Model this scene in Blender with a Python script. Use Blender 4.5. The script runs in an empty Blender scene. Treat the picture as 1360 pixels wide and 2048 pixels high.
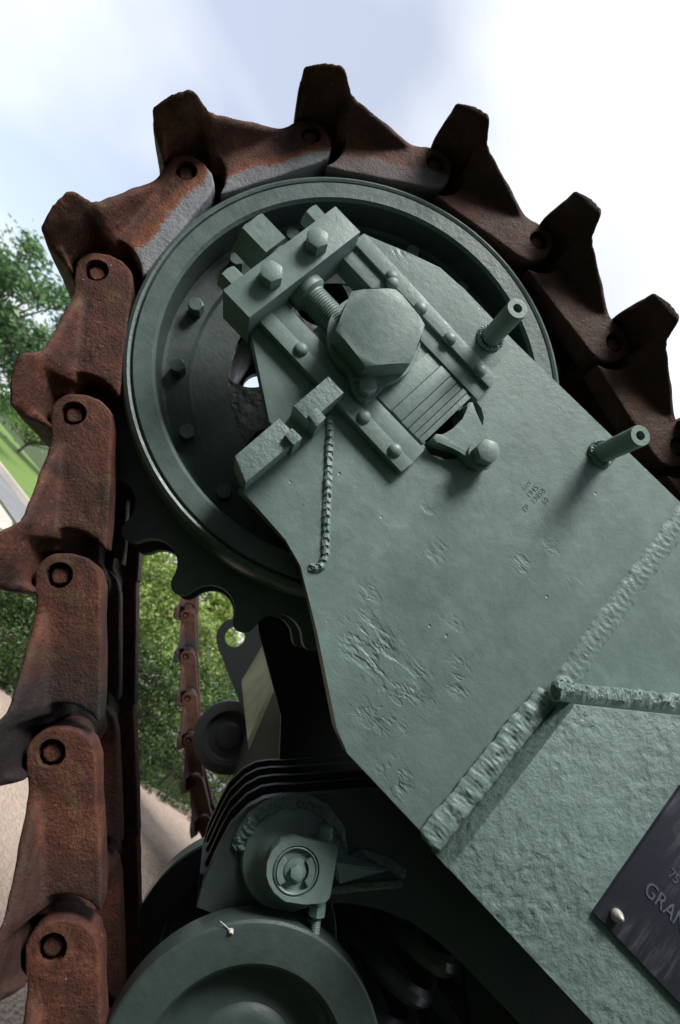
import bpy, bmesh, math, random
from mathutils import Vector, Matrix, noise
R = math.radians
random.seed(7)
S = bpy.context.scene
C = S.collection
H = 1.42                       # height of the idler axle above the ground

# ------------------------------------------------------------------ camera
FPX, YAW, PITCH, ROLL = 1169.21, -0.00874, 0.27159, 0.81183
CAM = Vector((0.14166, -0.79885, -0.39296 + H))
fw = Vector((math.sin(YAW)*math.cos(PITCH), math.cos(YAW)*math.cos(PITCH), math.sin(PITCH)))
r0 = Vector((math.cos(YAW), -math.sin(YAW), 0)); u0 = r0.cross(fw)
rt = math.cos(ROLL)*r0 + math.sin(ROLL)*u0
up = -math.sin(ROLL)*r0 + math.cos(ROLL)*u0
cd = bpy.data.cameras.new('camera'); cam = bpy.data.objects.new('camera', cd); C.objects.link(cam)
cam.matrix_world = Matrix(((rt.x, up.x, -fw.x, CAM.x), (rt.y, up.y, -fw.y, CAM.y), (rt.z, up.z, -fw.z, CAM.z), (0, 0, 0, 1)))
cd.sensor_fit = 'VERTICAL'; cd.sensor_height = 36; cd.sensor_width = 24
cd.lens = 36*FPX/2048; cd.clip_start = 0.02; cd.clip_end = 2000
cd.dof.use_dof = True; cd.dof.focus_distance = 0.86; cd.dof.aperture_fstop = 5.6
S.camera = cam

# ------------------------------------------------------------------ sky, sun, exposure
SUN_EL, SUN_AZ = R(60), R(195)           # azimuth: compass-like, measured from +Y clockwise
w = bpy.data.worlds.new('World'); S.world = w; w.use_nodes = True
nt = w.node_tree; nt.nodes.clear()
def N(nt, t, **k):
    n = nt.nodes.new(t)
    for a, b in k.items(): setattr(n, a, b)
    return n
out = N(nt, 'ShaderNodeOutputWorld'); bg = N(nt, 'ShaderNodeBackground'); bg.inputs[1].default_value = 0.11
sky = N(nt, 'ShaderNodeTexSky', sky_type='NISHITA'); sky.sun_disc = False
sky.sun_elevation = SUN_EL; sky.sun_rotation = SUN_AZ; sky.dust_density = 2.0
tc = N(nt, 'ShaderNodeTexCoord')
mp = N(nt, 'ShaderNodeMapping'); mp.inputs['Scale'].default_value = (1.0, 1.0, 1.5); mp.inputs['Location'].default_value = (9.6, 5.3, 11.2)
n1 = N(nt, 'ShaderNodeTexNoise'); n1.inputs['Scale'].default_value = 1.9; n1.inputs['Detail'].default_value = 4; n1.inputs['Roughness'].default_value = 0.42; n1.inputs['Distortion'].default_value = 0.2
rp = N(nt, 'ShaderNodeValToRGB'); rp.color_ramp.elements[0].position = 0.36; rp.color_ramp.elements[1].position = 0.66
rp.color_ramp.elements[0].color = (0.36, 0.36, 0.36, 1); rp.color_ramp.elements[1].color = (1, 1, 1, 1)
mx = N(nt, 'ShaderNodeMixRGB'); mx.inputs[2].default_value = (6.4, 6.5, 6.7, 1)
nt.links.new(tc.outputs['Generated'], mp.inputs[0]); nt.links.new(mp.outputs[0], n1.inputs[0])
nt.links.new(n1.outputs[0], rp.inputs[0]); nt.links.new(rp.outputs[0], mx.inputs[0])
nt.links.new(sky.outputs[0], mx.inputs[1]); nt.links.new(mx.outputs[0], bg.inputs[0]); nt.links.new(bg.outputs[0], out.inputs[0])

sl = bpy.data.lights.new('sun', 'SUN'); sl.energy = 2.6; sl.angle = R(20); sl.color = (1.0, 0.975, 0.94)
so = bpy.data.objects.new('sun', sl); C.objects.link(so)
sd = Vector((math.sin(SUN_AZ)*math.cos(SUN_EL), math.cos(SUN_AZ)*math.cos(SUN_EL), math.sin(SUN_EL)))
so.rotation_euler = sd.to_track_quat('Z', 'Y').to_euler(); so.location = (0, -3, 8)
S.view_settings.view_transform = 'Standard'; S.view_settings.look = 'None'
S.view_settings.exposure = 0.88; S.view_settings.gamma = 1; S.view_settings.use_curve_mapping = False

# ------------------------------------------------------------------ pixels to places
def ray(x, y): return (rt*((x-680)/FPX) - up*((y-1024)/FPX) + fw)
def px(x, y, Y):
    d = ray(x, y); t = (Y-CAM.y)/d.y; p = CAM + d*t
    return (p.x, p.z - H)                # (along the tank, above the axle), metres
def pxs(pts, Y): return [px(x, y, Y) for x, y in pts]
def gp(x, y):
    d = ray(x, y); t = -CAM.z/d.z; p = CAM + d*t
    return (p.x, p.y)

# ------------------------------------------------------------------ materials
def mat(name):
    m = bpy.data.materials.new(name); m.use_nodes = True
    t = m.node_tree; b = t.nodes['Principled BSDF']
    return m, t, b
def noise_node(t, scale, detail=4, rough=0.5, vec=None, dist=0.0):
    n = N(t, 'ShaderNodeTexNoise'); n.inputs['Scale'].default_value = scale; n.inputs['Detail'].default_value = detail
    n.inputs['Roughness'].default_value = rough; n.inputs['Distortion'].default_value = dist
    if vec: t.links.new(vec, n.inputs['Vector'])
    return n
def ramp(t, src, stops):
    r = N(t, 'ShaderNodeValToRGB'); e = r.color_ramp.elements
    while len(e) < len(stops): e.new(0.5)
    for i, (p, c) in enumerate(stops):
        e[i].position = p; e[i].color = (c, c, c, 1) if isinstance(c, (int, float)) else (*c, 1)
    t.links.new(src, r.inputs[0]); return r
def math_n(t, op, a, b):
    n = N(t, 'ShaderNodeMath', operation=op)
    for i, v in enumerate((a, b)):
        if isinstance(v, (int, float)): n.inputs[i].default_value = v
        else: t.links.new(v, n.inputs[i])
    return n.outputs[0]
def mixc(t, fac, a, b, mode='MIX'):
    n = N(t, 'ShaderNodeMixRGB', blend_type=mode)
    for i, v in enumerate((fac, a, b)):
        if isinstance(v, (int, float)): n.inputs[i].default_value = v
        elif isinstance(v, tuple): n.inputs[i].default_value = (*v, 1)
        else: t.links.new(v, n.inputs[i])
    return n.outputs[0]
def obj_vec(t, scale=(1, 1, 1), rot=(0, 0, 0)):
    c = N(t, 'ShaderNodeTexCoord'); m = N(t, 'ShaderNodeMapping'); m.inputs['Scale'].default_value = scale; m.inputs['Rotation'].default_value = rot
    t.links.new(c.outputs['Object'], m.inputs[0]); return m.outputs[0]
def bump(t, b, h, strength=0.5, dist=0.002, prev=None):
    n = N(t, 'ShaderNodeBump'); n.inputs['Strength'].default_value = strength; n.inputs['Distance'].default_value = dist
    t.links.new(h, n.inputs['Height'])
    if prev: t.links.new(prev, n.inputs['Normal'])
    t.links.new(n.outputs[0], b.inputs['Normal']); return n.outputs[0]

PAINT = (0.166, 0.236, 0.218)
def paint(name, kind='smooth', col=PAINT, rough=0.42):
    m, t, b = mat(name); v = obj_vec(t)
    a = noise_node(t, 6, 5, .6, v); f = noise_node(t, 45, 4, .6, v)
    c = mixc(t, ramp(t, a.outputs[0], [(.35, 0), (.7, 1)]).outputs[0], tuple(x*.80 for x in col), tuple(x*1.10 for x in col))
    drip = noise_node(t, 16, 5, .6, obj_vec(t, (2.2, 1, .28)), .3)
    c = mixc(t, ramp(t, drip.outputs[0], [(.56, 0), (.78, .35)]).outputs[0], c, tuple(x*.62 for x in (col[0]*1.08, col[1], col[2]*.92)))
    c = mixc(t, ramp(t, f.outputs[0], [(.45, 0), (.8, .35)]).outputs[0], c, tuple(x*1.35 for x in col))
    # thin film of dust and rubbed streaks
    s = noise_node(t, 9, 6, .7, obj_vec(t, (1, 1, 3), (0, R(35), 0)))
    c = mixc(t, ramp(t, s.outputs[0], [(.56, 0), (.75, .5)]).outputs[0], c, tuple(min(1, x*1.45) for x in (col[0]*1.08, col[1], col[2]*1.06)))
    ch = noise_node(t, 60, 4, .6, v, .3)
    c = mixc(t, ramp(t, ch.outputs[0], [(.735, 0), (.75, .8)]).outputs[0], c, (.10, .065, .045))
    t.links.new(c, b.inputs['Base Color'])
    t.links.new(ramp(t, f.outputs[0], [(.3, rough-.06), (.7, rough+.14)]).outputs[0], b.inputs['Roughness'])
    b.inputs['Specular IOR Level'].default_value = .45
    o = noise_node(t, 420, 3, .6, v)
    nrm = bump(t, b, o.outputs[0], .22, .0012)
    nrm = bump(t, b, noise_node(t, 110, 3, .5, v).outputs[0], .25, .002, nrm)
    if kind in ('plate', 'gouged'):
        # rolled plate with gouges and pits running along the tank
        g1 = noise_node(t, 28, 3, .55, obj_vec(t, (.62, 1, 1.5), (0, R(-8), 0)), .25)
        patch = None
        for gx, gy, gr_ in ((735, 1300, .060), (815, 1395, .055), (745, 1440, .04), (905, 1355, .035), (905, 1240, .022), (745, 1180, .022), (1145, 1165, .020), (1100, 1090, .018), (1040, 1125, .020), (880, 1100, .025), (780, 1560, .035), (800, 520, .022), (1130, 1100, .015), (860, 1010, .015)):
            pc = px(gx, gy, -.06); dn = N(t, 'ShaderNodeVectorMath', operation='DISTANCE'); t.links.new(v, dn.inputs[0]); dn.inputs[1].default_value = (pc[0], -.06, pc[1]+H)
            mk = N(t, 'ShaderNodeMapRange'); mk.inputs['From Min'].default_value = gr_; mk.inputs['From Max'].default_value = gr_*.35; t.links.new(dn.outputs['Value'], mk.inputs['Value'])
            patch = mk.outputs[0] if patch is None else math_n(t, 'MAXIMUM', patch, mk.outputs[0])
        patch = math_n(t, 'MULTIPLY', patch, ramp(t, noise_node(t, 26, 3, .5, v).outputs[0], [(.36, .15), (.55, 1)]).outputs[0])
        cut = ramp(t, g1.outputs[0], [(.52, 0), (.62, 1)])
        g2 = noise_node(t, 75, 3, .6, obj_vec(t, (.5, 1, 1.3), (0, R(-8), 0)), .4)
        cut2 = ramp(t, g2.outputs[0], [(.52, 0), (.60, 1)])
        gg = math_n(t, 'MULTIPLY', math_n(t, 'ADD', math_n(t, 'MULTIPLY', cut.outputs[0], .9), math_n(t, 'MULTIPLY', cut2.outputs[0], .5)), patch)
        vo = N(t, 'ShaderNodeTexVoronoi'); vo.inputs['Scale'].default_value = 34; t.links.new(v, vo.inputs['Vector'])
        dots = ramp(t, vo.outputs['Distance'], [(.05, 1), (.09, 0)])
        dm = ramp(t, noise_node(t, 14, 1, .5, v).outputs[0], [(.55, 0), (.57, 1)])
        gg = math_n(t, 'ADD', gg, math_n(t, 'MULTIPLY', math_n(t, 'MULTIPLY', dots.outputs[0], dm.outputs[0]), .7))
        inv = math_n(t, 'SUBTRACT', 1.0, gg)
        bump(t, b, inv, .55, .003, nrm)
    if kind == 'cast':
        h = noise_node(t, 30, 9, .66, v, .1); pm = ramp(t, noise_node(t, 9, 3, .5, v).outputs[0], [(.40, .1), (.62, 1)])
        vo = N(t, 'ShaderNodeTexVoronoi'); vo.feature = 'SMOOTH_F1'; vo.inputs['Scale'].default_value = 85; vo.inputs['Randomness'].default_value = 1
        wv = N(t, 'ShaderNodeVectorMath', operation='ADD'); ws = N(t, 'ShaderNodeVectorMath', operation='SCALE'); ws.inputs['Scale'].default_value = .02
        t.links.new(noise_node(t, 40, 4, .6, v).outputs['Color'], ws.inputs[0]); t.links.new(v, wv.inputs[0]); t.links.new(ws.outputs[0], wv.inputs[1]); t.links.new(wv.outputs[0], vo.inputs['Vector'])
        pits = math_n(t, 'MULTIPLY', ramp(t, vo.outputs['Distance'], [(.1, 0), (.55, 1)]).outputs[0], pm.outputs[0])
        s_ = math_n(t, 'ADD', math_n(t, 'MULTIPLY', h.outputs[0], 1.5), math_n(t, 'MULTIPLY', pits, .45))
        bump(t, b, s_, .62, .0052, nrm)
    if kind == 'weld':
        bump(t, b, noise_node(t, 130, 4, .6, v).outputs[0], .5, .003, nrm)
    return m
M = {}
M['paint'] = paint('green_grey_paint'); M['plate'] = paint('gouged_plate_paint', 'plate'); M['cast'] = paint('pitted_armour_paint', 'cast')
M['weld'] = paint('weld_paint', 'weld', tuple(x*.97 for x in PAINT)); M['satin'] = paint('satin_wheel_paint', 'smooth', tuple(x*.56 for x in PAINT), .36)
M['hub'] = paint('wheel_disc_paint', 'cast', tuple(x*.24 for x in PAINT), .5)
M['brk_shade'] = paint('shaded_bracket_paint', 'smooth', tuple(x*.24 for x in PAINT), .5)  # tank paint darkened; the shade on the bracket is put into its colour
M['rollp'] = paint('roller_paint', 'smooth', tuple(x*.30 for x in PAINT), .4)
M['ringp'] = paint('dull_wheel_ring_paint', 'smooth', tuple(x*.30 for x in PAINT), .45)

def rust(name):
    m, t, b = mat(name); v = obj_vec(t)
    oi = N(t, 'ShaderNodeObjectInfo')
    vm = N(t, 'ShaderNodeVectorMath', operation='ADD'); sc = N(t, 'ShaderNodeVectorMath', operation='SCALE'); sc.inputs['Scale'].default_value = 7.0
    co = N(t, 'ShaderNodeCombineXYZ')
    for i in range(3): t.links.new(oi.outputs['Random'], co.inputs[i])
    t.links.new(co.outputs[0], sc.inputs[0]); t.links.new(v, vm.inputs[0]); t.links.new(sc.outputs[0], vm.inputs[1]); v = vm.outputs[0]
    a = noise_node(t, 13, 7, .65, v, .4); f = noise_node(t, 170, 5, .7, v); g = noise_node(t, 22, 5, .6, v, .8)
    c = ramp(t, a.outputs[0], [(.30, (.028, .014, .011)), (.45, (.090, .035, .025)), (.58, (.155, .056, .036)), (.76, (.22, .10, .052))]).outputs[0]
    c = mixc(t, ramp(t, g.outputs[0], [(.55, 0), (.72, .55)]).outputs[0], c, (.16, .125, .055))
    c = mixc(t, ramp(t, f.outputs[0], [(.36, .6), (.60, 0)]).outputs[0], c, (.035, .021, .018))
    c = mixc(t, ramp(t, noise_node(t, 70, 3, .6, v).outputs[0], [(.70, 0), (.74, .6)]).outputs[0], c, (.27, .12, .045))
    ln = noise_node(t, 16, 5, .6, v); lm_ = N(t, 'ShaderNodeMapping'); lm_.inputs['Scale'].default_value = (.35, 1, 2.4); t.links.new(v, lm_.inputs[0]); t.links.new(lm_.outputs[0], ln.inputs['Vector'])
    c = mixc(t, ramp(t, ln.outputs[0], [(.50, 0), (.68, .75)]).outputs[0], c, (.040, .024, .020))
    c = mixc(t, ramp(t, noise_node(t, 330, 2, .5, v).outputs[0], [(.735, 0), (.75, .8)]).outputs[0], c, (.42, .37, .33))
    # dark brown mixed in by an amount set for each link
    at = N(t, 'ShaderNodeAttribute', attribute_type='OBJECT', attribute_name='link_dark')
    c = mixc(t, at.outputs['Fac'], c, (.034, .017, .011))
    ast = N(t, 'ShaderNodeAttribute', attribute_type='OBJECT', attribute_name='stain'); sx = N(t, 'ShaderNodeSeparateXYZ'); tcs = N(t, 'ShaderNodeTexCoord'); t.links.new(tcs.outputs['Object'], sx.inputs[0])
    sf = math_n(t, 'ADD', math_n(t, 'MULTIPLY', sx.outputs['X'], 4.2), math_n(t, 'MULTIPLY', noise_node(t, 18, 5, .6, v).outputs[0], .55))
    c = mixc(t, math_n(t, 'MULTIPLY', ramp(t, sf, [(.68, 0), (.92, .92)]).outputs[0], ast.outputs['Fac']), c, (.020, .019, .020))
    # bare worn steel on the running edge of the links that ride the wheel
    aw = N(t, 'ShaderNodeAttribute', attribute_type='OBJECT', attribute_name='wear')
    sep = N(t, 'ShaderNodeSeparateXYZ'); tcn = N(t, 'ShaderNodeTexCoord'); t.links.new(tcn.outputs['Object'], sep.inputs[0])
    wn = noise_node(t, 42, 5, .65, v); wl = noise_node(t, 11, 2, .5, v)
    edge = math_n(t, 'ADD', math_n(t, 'ADD', math_n(t, 'MULTIPLY', math_n(t, 'ADD', sep.outputs['Z'], .015), -20.0), math_n(t, 'MULTIPLY', wn.outputs[0], .45)), math_n(t, 'MULTIPLY', wl.outputs[0], 1.0))
    wf = math_n(t, 'MULTIPLY', ramp(t, math_n(t, 'ADD', edge, math_n(t, 'MULTIPLY', math_n(t, 'SUBTRACT', f.outputs[0], .5), .35)), [(.86, 0), (.99, .9)]).outputs[0], aw.outputs['Fac'])
    e2 = ramp(t, edge, [(0.62, 0), (.90, .6), (1.0, .0)]).outputs[0]
    # ramps read 0..1, so scale the field into that range
    c = mixc(t, math_n(t, 'MULTIPLY', e2, aw.outputs['Fac']), c, (.30, .10, .035))
    c = mixc(t, wf, c, mixc(t, f.outputs[0], (.13, .145, .165), (.33, .35, .38)))
    t.links.new(c, b.inputs['Base Color'])
    t.links.new(ramp(t, f.outputs[0], [(.3, .48), (.7, .8)]).outputs[0], b.inputs['Roughness'])
    b.inputs['Specular IOR Level'].default_value = .22
    n = bump(t, b, noise_node(t, 240, 4, .7, v).outputs[0], .8, .0026)
    bump(t, b, noise_node(t, 48, 5, .65, v).outputs[0], .5, .0048, n)
    return m
M['rust'] = rust('rusty_cast_steel')

m, t, b = mat('dark_bronze'); v = obj_vec(t)
st = noise_node(t, 40, 6, .7, obj_vec(t, (2.2, 1, .35), (0, R(12), 0)), .4); lg = noise_node(t, 7, 2, .5, v)
c = mixc(t, math_n(t, 'MULTIPLY', ramp(t, st.outputs[0], [(.48, 0), (.72, 1)]).outputs[0], ramp(t, lg.outputs[0], [(.42, 0), (.62, 1)]).outputs[0]), (.028, .030, .042), (.20, .205, .23))
t.links.new(c, b.inputs['Base Color']); b.inputs['Metallic'].default_value = .25; b.inputs['Roughness'].default_value = .42
bump(t, b, noise_node(t, 260, 3, .6, v).outputs[0], .2, .001); M['bronze'] = m
m, t, b = mat('bronze_letter'); b.inputs['Base Color'].default_value = (.10, .11, .14, 1); b.inputs['Metallic'].default_value = .3; b.inputs['Roughness'].default_value = .35; M['letter'] = m; b.inputs['Base Color'].default_value = (.12, .135, .17, 1)
m, t, b = mat('pale_metal_stud'); b.inputs['Base Color'].default_value = (.42, .41, .38, 1); b.inputs['Metallic'].default_value = .4; b.inputs['Roughness'].default_value = .4; M['stud'] = m
m, t, b = mat('olive_hull_paint'); v = obj_vec(t)
t.links.new(mixc(t, ramp(t, noise_node(t, 5, 5, .6, obj_vec(t, (3, 1, .5))).outputs[0], [(.4, 0), (.65, 1)]).outputs[0], (.12, .14, .10), (.25, .27, .18)), b.inputs['Base Color']); b.inputs['Roughness'].default_value = .55; M['olive'] = m
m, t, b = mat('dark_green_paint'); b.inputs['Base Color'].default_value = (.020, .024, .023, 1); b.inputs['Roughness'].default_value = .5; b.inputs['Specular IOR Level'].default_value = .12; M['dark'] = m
m, t, b = mat('spring_steel'); b.inputs['Base Color'].default_value = (.05, .055, .058, 1); b.inputs['Roughness'].default_value = .3; M['spring'] = m
m, t, b = mat('cobweb'); b.inputs['Base Color'].default_value = (.6, .6, .57, 1); b.inputs['Roughness'].default_value = .8; M['web'] = m

# ------------------------------------------------------------------ mesh helpers
def flat_smooth(me, ang=R(32)):
    if hasattr(me, 'set_sharp_from_angle'):
        for p in me.polygons: p.use_smooth = True
        me.set_sharp_from_angle(angle=ang)
def link(name, me, m, parent=None, smooth=True):
    o = bpy.data.objects.new(name, me); C.objects.link(o)
    if m: me.materials.append(m)
    if parent: o.parent = parent
    if smooth: flat_smooth(me)
    return o
def from_bm(name, bm, m, parent=None, smooth=True):
    me = bpy.data.meshes.new(name); bmesh.ops.recalc_face_normals(bm, faces=bm.faces); bm.to_mesh(me); bm.free()
    return link(name, me, m, parent, smooth)
def prism_bm(pts, yf, th, bev=0.002, bm=None, holes=None):
    """polygon in (x, z about the axle) extruded from yf (towards camera) back by th; front rim bevelled"""
    bm = bm or bmesh.new()
    a = sum(pts[i][0]*pts[(i+1) % len(pts)][1]-pts[(i+1) % len(pts)][0]*pts[i][1] for i in range(len(pts)))
    if a < 0: pts = pts[::-1]
    f = [bm.verts.new((x, yf, z+H)) for x, z in pts]; k = [bm.verts.new((x, yf+th, z+H)) for x, z in pts]
    n = len(pts); top = bm.faces.new(f); bm.faces.new(k[::-1])
    for i in range(n): bm.faces.new((f[i], k[i], k[(i+1) % n], f[(i+1) % n]))
    if bev: bmesh.ops.bevel(bm, geom=list(top.edges), offset=bev, segments=2, profile=.6, affect='EDGES', clamp_overlap=True)
    return bm
def prism(name, pts, yf, th, m, parent, bev=0.002): return from_bm(name, prism_bm(pts, yf, th, bev), m, parent)
def rect(x0, x1, z0, z1): return [(x0, z0), (x1, z0), (x1, z1), (x0, z1)]
def rrect(x0, x1, z0, z1, r, n=5):
    o = []
    for cx, cz, a in ((x1-r, z1-r, 0), (x0+r, z1-r, 90), (x0+r, z0+r, 180), (x1-r, z0+r, 270)):
        for i in range(n+1): q = R(a+90*i/n); o.append((cx+r*math.cos(q), cz+r*math.sin(q)))
    return o
AX = {'Y-': Matrix(((1, 0, 0), (0, 0, -1), (0, 1, 0))), 'X-': Matrix(((0, 0, -1), (1, 0, 0), (0, -1, 0))), 'Z+': Matrix.Identity(3)}
def place(bm, axis, loc):
    m3 = AX[axis] if isinstance(axis, str) else Vector(axis).to_track_quat('Z', 'Y').to_matrix()
    bmesh.ops.transform(bm, matrix=Matrix.Translation(Vector((loc[0], loc[1], loc[2]+H))) @ m3.to_4x4(), verts=bm.verts)
    return bm
def hex_bm(r, h, turn=0, sides=6, rc=None, seg=8):
    """hexagon head along +z, its corners cut by a cone"""
    bm = bmesh.new(); n = sides*seg; ap = r*math.cos(math.pi/sides); rc = rc or ap*.97
    def rh(i):
        q = (i % seg)/seg*2*math.pi/sides - math.pi/sides
        return ap/math.cos(q)
    rings = []
    for lvl in range(3):
        ring = []
        for i in range(n):
            a = turn + 2*math.pi*i/n
            if lvl == 0: rr, z = rh(i), 0
            elif lvl == 1: rr = rh(i); z = h-max(0, rr-rc)*.62
            else: rr, z = rc*.985, h
            ring.append(bm.verts.new((rr*math.cos(a), rr*math.sin(a), z)))
        rings.append(ring)
    for k in range(2):
        for i in range(n): bm.faces.new((rings[k][i], rings[k][(i+1) % n], rings[k+1][(i+1) % n], rings[k+1][i]))
    bm.faces.new(rings[2]); bm.faces.new(rings[0][::-1]); return bm
def lathe_bm(prof, seg=48, closed=False):
    bm = bmesh.new(); rings = []
    for r, z in prof:
        if r < 1e-6: rings.append([bm.verts.new((0, 0, z))])
        else: rings.append([bm.verts.new((r*math.cos(2*math.pi*i/seg), r*math.sin(2*math.pi*i/seg), z)) for i in range(seg)])
    pr = list(zip(rings, rings[1:])) + ([(rings[-1], rings[0])] if closed else [])
    for a, b_ in pr:
        for i in range(seg):
            j = (i+1) % seg
            if len(a) == 1: bm.faces.new((a[0], b_[i], b_[j]))
            elif len(b_) == 1: bm.faces.new((a[i], a[j], b_[0]))
            else: bm.faces.new((a[i], a[j], b_[j], b_[i]))
    return bm
def tube_path(pts, r, seg=8, bm=None):
    bm = bm or bmesh.new(); prev = None; pts = [Vector(p) for p in pts]
    for i, p in enumerate(pts):
        d = (pts[min(i+1, len(pts)-1)]-pts[max(i-1, 0)]).normalized()
        a = d.orthogonal().normalized() if prev is None else (pa - d*pa.dot(d)).normalized()
        pa = a; c_ = d.cross(a); rr = r[i] if isinstance(r, (list, tuple)) else r
        ring = [bm.verts.new(p + (a*math.cos(2*math.pi*k/seg)+c_*math.sin(2*math.pi*k/seg))*rr) for k in range(seg)]
        if prev:
            for k in range(seg): bm.faces.new((prev[k], prev[(k+1) % seg], ring[(k+1) % seg], ring[k]))
        else: bm.faces.new(ring[::-1])
        prev = ring
    bm.faces.new(prev); return bm
def weld_bm(path, width, height, normal=(0, -1, 0), pitch=0.006, lump=.25, chev=1.2, sink=0.002, seed=0, rip_a=.34, freq=1.0):
    """a rippled weld bead laid along a path (x, y, z-about-axle)"""
    pts = [Vector((p[0], p[1], p[2]+H)) for p in path]; nv = Vector(normal).normalized()
    L = [0]
    for a, b_ in zip(pts, pts[1:]): L.append(L[-1]+(b_-a).length)
    step = pitch/5; n = max(8, int(L[-1]/step)); bm = bmesh.new(); prev = None; K = 11
    for i in range(n+1):
        s = L[-1]*i/n; j = max(k for k in range(len(L)) if L[k] <= s+1e-9); j = min(j, len(L)-2)
        f_ = (s-L[j])/(L[j+1]-L[j]); p = pts[j].lerp(pts[j+1], f_)
        # smooth tangent
        t1 = (pts[j+1]-pts[j]).normalized()
        if f_ > .5 and j+2 < len(pts): t1 = t1.lerp((pts[j+2]-pts[j+1]).normalized(), f_-.5)
        elif f_ < .5 and j > 0: t1 = t1.lerp((pts[j]-pts[j-1]).normalized(), .5-f_)
        sd_ = t1.cross(nv).normalized(); ends = min(1, (s+.002)/.006, (L[-1]-s+.002)/.006)**.5
        wob = noise.noise((s*60, seed, 0)); ring = []
        for k in range(K):
            uu = -1+2*k/(K-1)
            ph = (s + chev*width*.35*(1-uu*uu) + .0016*noise.noise((s*90, uu*1.5, seed)))/pitch
            rip = (ph % 1.0); rip = rip**1.6
            hh = height*ends*math.sqrt(max(0, 1-uu*uu*.98))*(1+lump*noise.noise((s*45*freq, uu*1.3*freq, seed+3)) + lump*.5*noise.noise((s*120*freq, uu*3*freq, seed+8)))
            hh += (rip-.5)*height*rip_a*(1-uu**4)
            wd = width/2*ends*(1+.16*wob+.06*noise.noise((s*130, uu > 0, seed)))
            ring.append(bm.verts.new(p + sd_*uu*wd + nv*(hh-sink)))
        if prev:
            for k in range(K-1): bm.faces.new((prev[k], prev[k+1], ring[k+1], ring[k]))
        prev = ring
    return bm
def tag(o, label, cat, group=None):
    o['label'] = label; o['category'] = cat
    if group: o['group'] = group
    return o
def structure(o): o['kind'] = 'structure'; return o
def stuff(o): o['kind'] = 'stuff'; return o
def empty(name, loc=(0, 0, 0)):
    o = bpy.data.objects.new(name, None); C.objects.link(o); o.location = loc; o.empty_display_size = .2; return o
def eval_mesh(o):
    dg = bpy.context.evaluated_depsgraph_get(); dg.update()
    return bpy.data.meshes.new_from_object(o.evaluated_get(dg), depsgraph=dg)
def text_mesh(body, size, ext):
    cu = bpy.data.curves.new('lettering', 'FONT'); cu.body = body; cu.size = size; cu.extrude = ext; cu.resolution_u = 3; cu.bevel_depth = 0
    o = bpy.data.objects.new('lettering', cu); C.objects.link(o); me = eval_mesh(o)
    bpy.data.objects.remove(o); bpy.data.curves.remove(cu); return me

# ------------------------------------------------------------------ the ground and what lies on it
def sheet(name, pts, z, m):
    bm = bmesh.new(); bm.faces.new([bm.verts.new((x, y, z)) for x, y in pts])
    return structure(from_bm(name, bm, m, None, False))
def ground_mat(name, c1, c2, c3, sc, bs, bd=.01):
    m, t, b = mat(name); tcn = N(t, 'ShaderNodeTexCoord'); v = tcn.outputs['Object']
    a = noise_node(t, sc, 6, .7, v); l = noise_node(t, .7, 4, .6, v)
    vo = N(t, 'ShaderNodeTexVoronoi'); vo.inputs['Scale'].default_value = bs; t.links.new(v, vo.inputs['Vector'])
    c = mixc(t, ramp(t, a.outputs[0], [(.35, 0), (.65, 1)]).outputs[0], c1, c2)
    c = mixc(t, math_n(t, 'MULTIPLY', vo.outputs['Color'], .35), c, c3)
    c = mixc(t, ramp(t, l.outputs[0], [(.4, 0), (.7, .4)]).outputs[0], c, tuple(x*.6 for x in c1))
    t.links.new(c, b.inputs['Base Color']); b.inputs['Roughness'].default_value = .9
    bump(t, b, vo.outputs['Distance'], .8, bd); return m
LV = ground_mat('bright_verge_grass', (.09, .17, .025), (.15, .24, .04), (.19, .28, .05), 14, 90)
GR = ground_mat('pinkish_gravel', (.36, .27, .215), (.47, .375, .31), (.54, .45, .385), 24, 70)
LW = ground_mat('lawn_grass', (.022, .045, .010), (.040, .072, .014), (.055, .085, .018), 14, 90)
AS = ground_mat('grey_asphalt', (.17, .175, .18), (.22, .225, .235), (.25, .25, .26), 60, 160, .004)
PV = ground_mat('pale_paving', (.42, .37, .32), (.50, .46, .41), (.46, .43, .40), 20, 40, .004)
BIG = 400
sheet('ground', [(-BIG, -BIG), (BIG, -BIG), (BIG, BIG), (-BIG, BIG)], 0, LW)
sheet('gravel_yard', [(-1.2, .9), (6, .9), (9, 3.2), (9, 9), (4.2, 6.6), (1.0, 3.9), (.45, 3.35), (-.5, 2.75), (-1.6, 1.9)], .004, GR)
sheet('pavement', [(-3.2, 3.6), (-1.9, 3.0), (-1.2, 3.9), (-2.2, 6.3), (-2.8, 7.4), (-9, 12.2), (-9, 9.5)], .004, PV)
# road: strip crossing behind the yard, with a kerb
a_ = Vector((-3.36, 8.0)); d_ = Vector((-.79, .613)).normalized(); b_ = a_ + d_*40; n_ = Vector((d_.y, -d_.x)); n_ = n_ if n_.y > 0 else -n_
s0 = a_ - d_*7
sheet('road', [tuple(s0), tuple(s0+n_*1.25), tuple(b_+n_*1.25), tuple(b_)], .008, AS)
sheet('verge', [tuple(s0+n_*1.39), tuple(s0+n_*9), tuple(b_+n_*9), tuple(b_+n_*1.39)], .004, LV)
bm = bmesh.new()
for off in (1.25,):
    p0, p1 = s0+n_*off, b_+n_*off; q0, q1 = p0+n_*.14, p1+n_*.14
    lo = [bm.verts.new((*p, .0)) for p in (p0, p1, q1, q0)]; hi = [bm.verts.new((*p, .11)) for p in (p0, p1, q1, q0)]
    bm.faces.new(hi)
    for i in range(4): bm.faces.new((lo[i], lo[(i+1) % 4], hi[(i+1) % 4], hi[i]))
structure(from_bm('kerb', bm, PV, None))

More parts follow.
